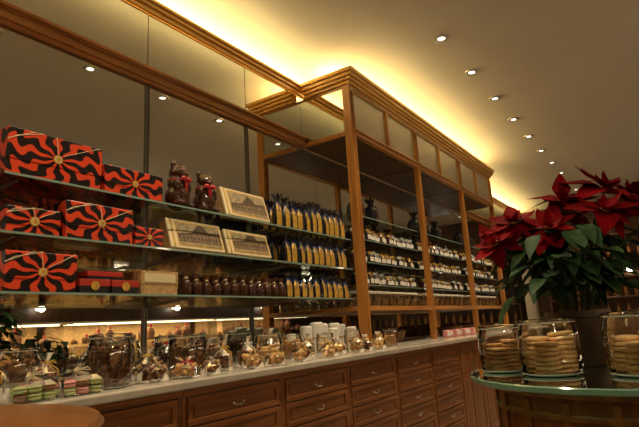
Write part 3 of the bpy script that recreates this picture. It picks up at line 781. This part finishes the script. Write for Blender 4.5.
for (y, q) in ((3.50, 1), (3.74, .9), (4.62, 1), (4.85, 1.05), (5.15, .9), (5.85, 1), (6.2, .95)): copy_thing(s, (-1.99, y, 1.866), .2, (1.3, 1.3, q))
kill(s)
bs = thing('sweet_tub', 'small clear tub of wrapped sweets with white lid on wooden ledge', 'tub', (0, 0, -5), group='clear tubs on the wooden ledge')
bm = nb(); lathe(bm, [(0, .0005), (.044, 0), (.050, .07)], 18); obj('tub_shell', bm, GLASS, bs, smooth=True)
bm = nb(); lathe(bm, [(.048, .069), (.053, .071), (.053, .080), (.045, .083), (0, .083)], 18); obj('tub_lid', bm, WHITE, bs, smooth=True)
bm = nb()
for k in range(26):
    q = random.uniform(0, 6.28); rr = .030 * math.sqrt(random.random()); sphere(bm, (rr * math.cos(q), rr * math.sin(q), .012 + random.uniform(0, .035)), .011, 1, 1.2, .8, 7, 5)
obj('wrapped_sweets', bm, OCH, bs, smooth=True)
for b in range(3):
    for i in range(8): copy_thing(bs, (-1.94, posts[b] + .13 + i * .135, LED + .001), random.uniform(0, 3), (1.2, 1.2, 1.4))
kill(bs)
wb = thing('wicker_basket', 'dark round wicker basket of chocolates on worktop', 'basket', (0, 0, -5), group='wicker baskets')
bm = nb(); lathe(bm, [(0, 0), (.11, 0), (.135, .07), (.142, .085), (.130, .08), (.105, .01), (0, .01)], 28, wob=.01); obj('basket_shell', bm, WICK, wb, smooth=True)
bm = nb()
for k in range(60):
    q = random.uniform(0, 6.28); rr = .10 * math.sqrt(random.random()); sphere(bm, (rr * math.cos(q), rr * math.sin(q), .07 + random.uniform(0, .035) * (1.2 - rr * 6)), .018, 1, 1, .7, 8, 5)
obj('chocolates', bm, CHOC, wb, smooth=True)
for y in (3.55, 3.95, 5.35, 5.85): copy_thing(wb, (-2.02, y, CT))
kill(wb)
pk = thing('sweet_packet', 'pale pink and white paper packet of sweets on worktop', 'packet', (0, 0, -5), group='pink packets')
bm = nb(); B(bm, -.03, .03, -.04, .04, 0, .08); obj('packet_body', bm, PINK, pk, bevel=.01)
bm = nb(); B(bm, .0305, .032, -.03, .03, .02, .065); obj('packet_label', bm, WHITE, pk)
for i in range(7): copy_thing(pk, (-1.73 - (i % 2) * .02, 4.50 + i * .115, CT), random.uniform(-.3, .3), .8)
kill(pk)
jar_at((-1.68, 3.30, CT), .05, .12, 'clear glass jar of nuts by the cabinet post'); nuts((-1.68, 3.30, CT + .003), .046, .06, COOKD, 'hazelnuts', 'loose hazelnuts filling a glass jar', 90)

# ------------------------------------------------------------------ opposite side: lit display cases (seen in the mirrors)
def case(loc, L, rz=0):
    t = thing('pastry_case', 'lit glass pastry counter with wooden base', 'display case', loc, rz, group='pastry counters')
    bm = nb(); B(bm, 0, .7, 0, L, 0, .75); B(bm, .66, .7, 0, L, .75, 1.30); obj('base', bm, WOODC, t, bevel=.004)
    bm = nb(); B(bm, .64, .655, 0.01, L - .01, .752, 1.275); obj('back_panel', bm, TAN, t)
    bm = nb(); B(bm, .002, .006, .01, L - .01, .752, 1.28); obj('front_glass', bm, glass('case_glass', (.96, .97, .95), .8), t)
    bm = nb(); B(bm, 0, .62, 0, L, 1.28, 1.30); obj('case_top', bm, MARB, t)
    bm = nb(); B(bm, .08, .60, .02, L - .02, 1.01, 1.018); obj('inner_shelf', bm, GSHELF, t)
    bm = nb(); B(bm, .03, .06, .05, L - .05, 1.255, 1.275); obj('lamp_strip', bm, STRIP, t)
    return t
for y in (-1.5, 1.1, 3.7, 6.3):
    case((1.75, y, 0), 2.5)
    area('case_lamp', (1.75 + .30, y + 1.25, 1.27), .2, 2.3, 24, (1, .76, .44), (0, 0, 0))
def pastry():
    bm = nb(); lathe(bm, [(0, 0), (.04, 0), (.045, .03), (.035, .045), (0, .05)], 12, 0); sphere(bm, (0, 0, .055), .014, mi=1, u=8, v=6)
    return obj('pastry', bm, [BRN, RED], smooth=True, label='small round chocolate pastry in lit glass counter', category='pastry', group='pastries in the counter')
p0 = pastry(); ff = True
for y in (-1.5, 1.1, 3.7, 6.3):
    for i in range(14):
        for (z, x) in ((1.019, 1.95), (.751, 1.90)):
            o = p0 if ff else p0.copy()
            if not ff: COL.objects.link(o)
            ff = False; o.location = (x, y + .15 + i * .17, z)
            o.scale = (1 + (i % 3) * .3,) * 2 + (1 + (i % 4) * .9,)
gl = thing('wall_lamp', 'round glowing globe wall lamp on dark panelling', 'lamp', (0, 0, -5), group='globe wall lamps')
bm = nb(); sphere(bm, (-.12, 0, 0), .05, u=20, v=14); obj('lamp_shade', bm, GLOBE, gl, smooth=True)
bm = nb(); lathe(bm, [(0, 0), (.04, 0), (.04, .015), (.01, .02), (.01, .08), (0, .08)], 16); obj('mount', bm, BRASS, gl, (0, 0, 0), (0, -math.pi / 2, 0), smooth=True)
for y in (1.5, 4.0, 6.5, 9.0): copy_thing(gl, (XR - .001, y, 1.55))
for x in (-.62, -.35, .1, .8): 
    copy_thing(gl, (x - .0, YF - .001, 1.75), math.pi / 2)
kill(gl)
t = thing('wall_shelving', 'dark wooden wall shelving at the end of the shop', 'shelving', (0, YF - .35, 0))
bm = nb(); B(bm, -2.0, 2.4, .31, .345, 0, 2.4); B(bm, -2.0, -1.97, 0, .31, 0, 2.4); B(bm, 2.37, 2.4, 0, .31, 0, 2.4)
for z in (.9, 1.25, 1.6, 1.95, 2.37): B(bm, -1.97, 2.37, 0.02, .31, z, z + .03)
B(bm, -1.97, 2.37, .05, .31, 0, .9)
obj('carcass', bm, WOODD, t, bevel=.003)
bm = nb(); lathe(bm, [(0, 0), (.035, 0), (.037, .01), (.037, .13), (.015, .17), (.013, .22), (0, .22)], 14)
b0 = obj('bottle', bm, pbr('amber_glass', (.25, .1, .02), .15, coat=1), smooth=True, label='amber liqueur bottle on dark wall shelving', category='bottle', group='bottles on end shelving')
ff = True
for z in (.93, 1.28, 1.98):
    for i in range(26):
        o = b0 if ff else b0.copy()
        if not ff: COL.objects.link(o)
        ff = False; o.location = (-1.85 + i * .16, YF - .2, z + .001)
for (x, y, e) in ((1.2, 0.0, 14), (1.2, 4.0, 6), (1.2, 8.0, 5)):  # bare point lights added as room fill, nothing hangs there
    ld = bpy.data.lights.new('room_fill_light', 'POINT'); ld.energy = e; ld.color = (1, .80, .56); ld.shadow_soft_size = .1
    lo = bpy.data.objects.new('room_fill_light', ld); lo.location = (x, y, 2.0); COL.objects.link(lo)

# ------------------------------------------------------------------ world + camera
w = bpy.data.worlds.new('world'); sc.world = w; w.use_nodes = True
w.node_tree.nodes['Background'].inputs[0].default_value = (.02, .012, .006, 1)
cd = bpy.data.cameras.new('camera'); cam = bpy.data.objects.new('camera', cd); COL.objects.link(cam)
cd.sensor_width = 36; cd.lens = 516 / 639 * 36; cd.clip_start = .02
F = Vector((-.543, .812, .213)).normalized(); R = Vector((.822, .5655, -.058)); R = (R - F * R.dot(F)).normalized(); U = R.cross(F)
Mx = Matrix((R, U, -F)).transposed().to_4x4(); Mx.translation = Vector((0, 0, CZ))
cam.matrix_world = Mx
sc.camera = cam
sc.view_settings.view_transform = 'Standard'
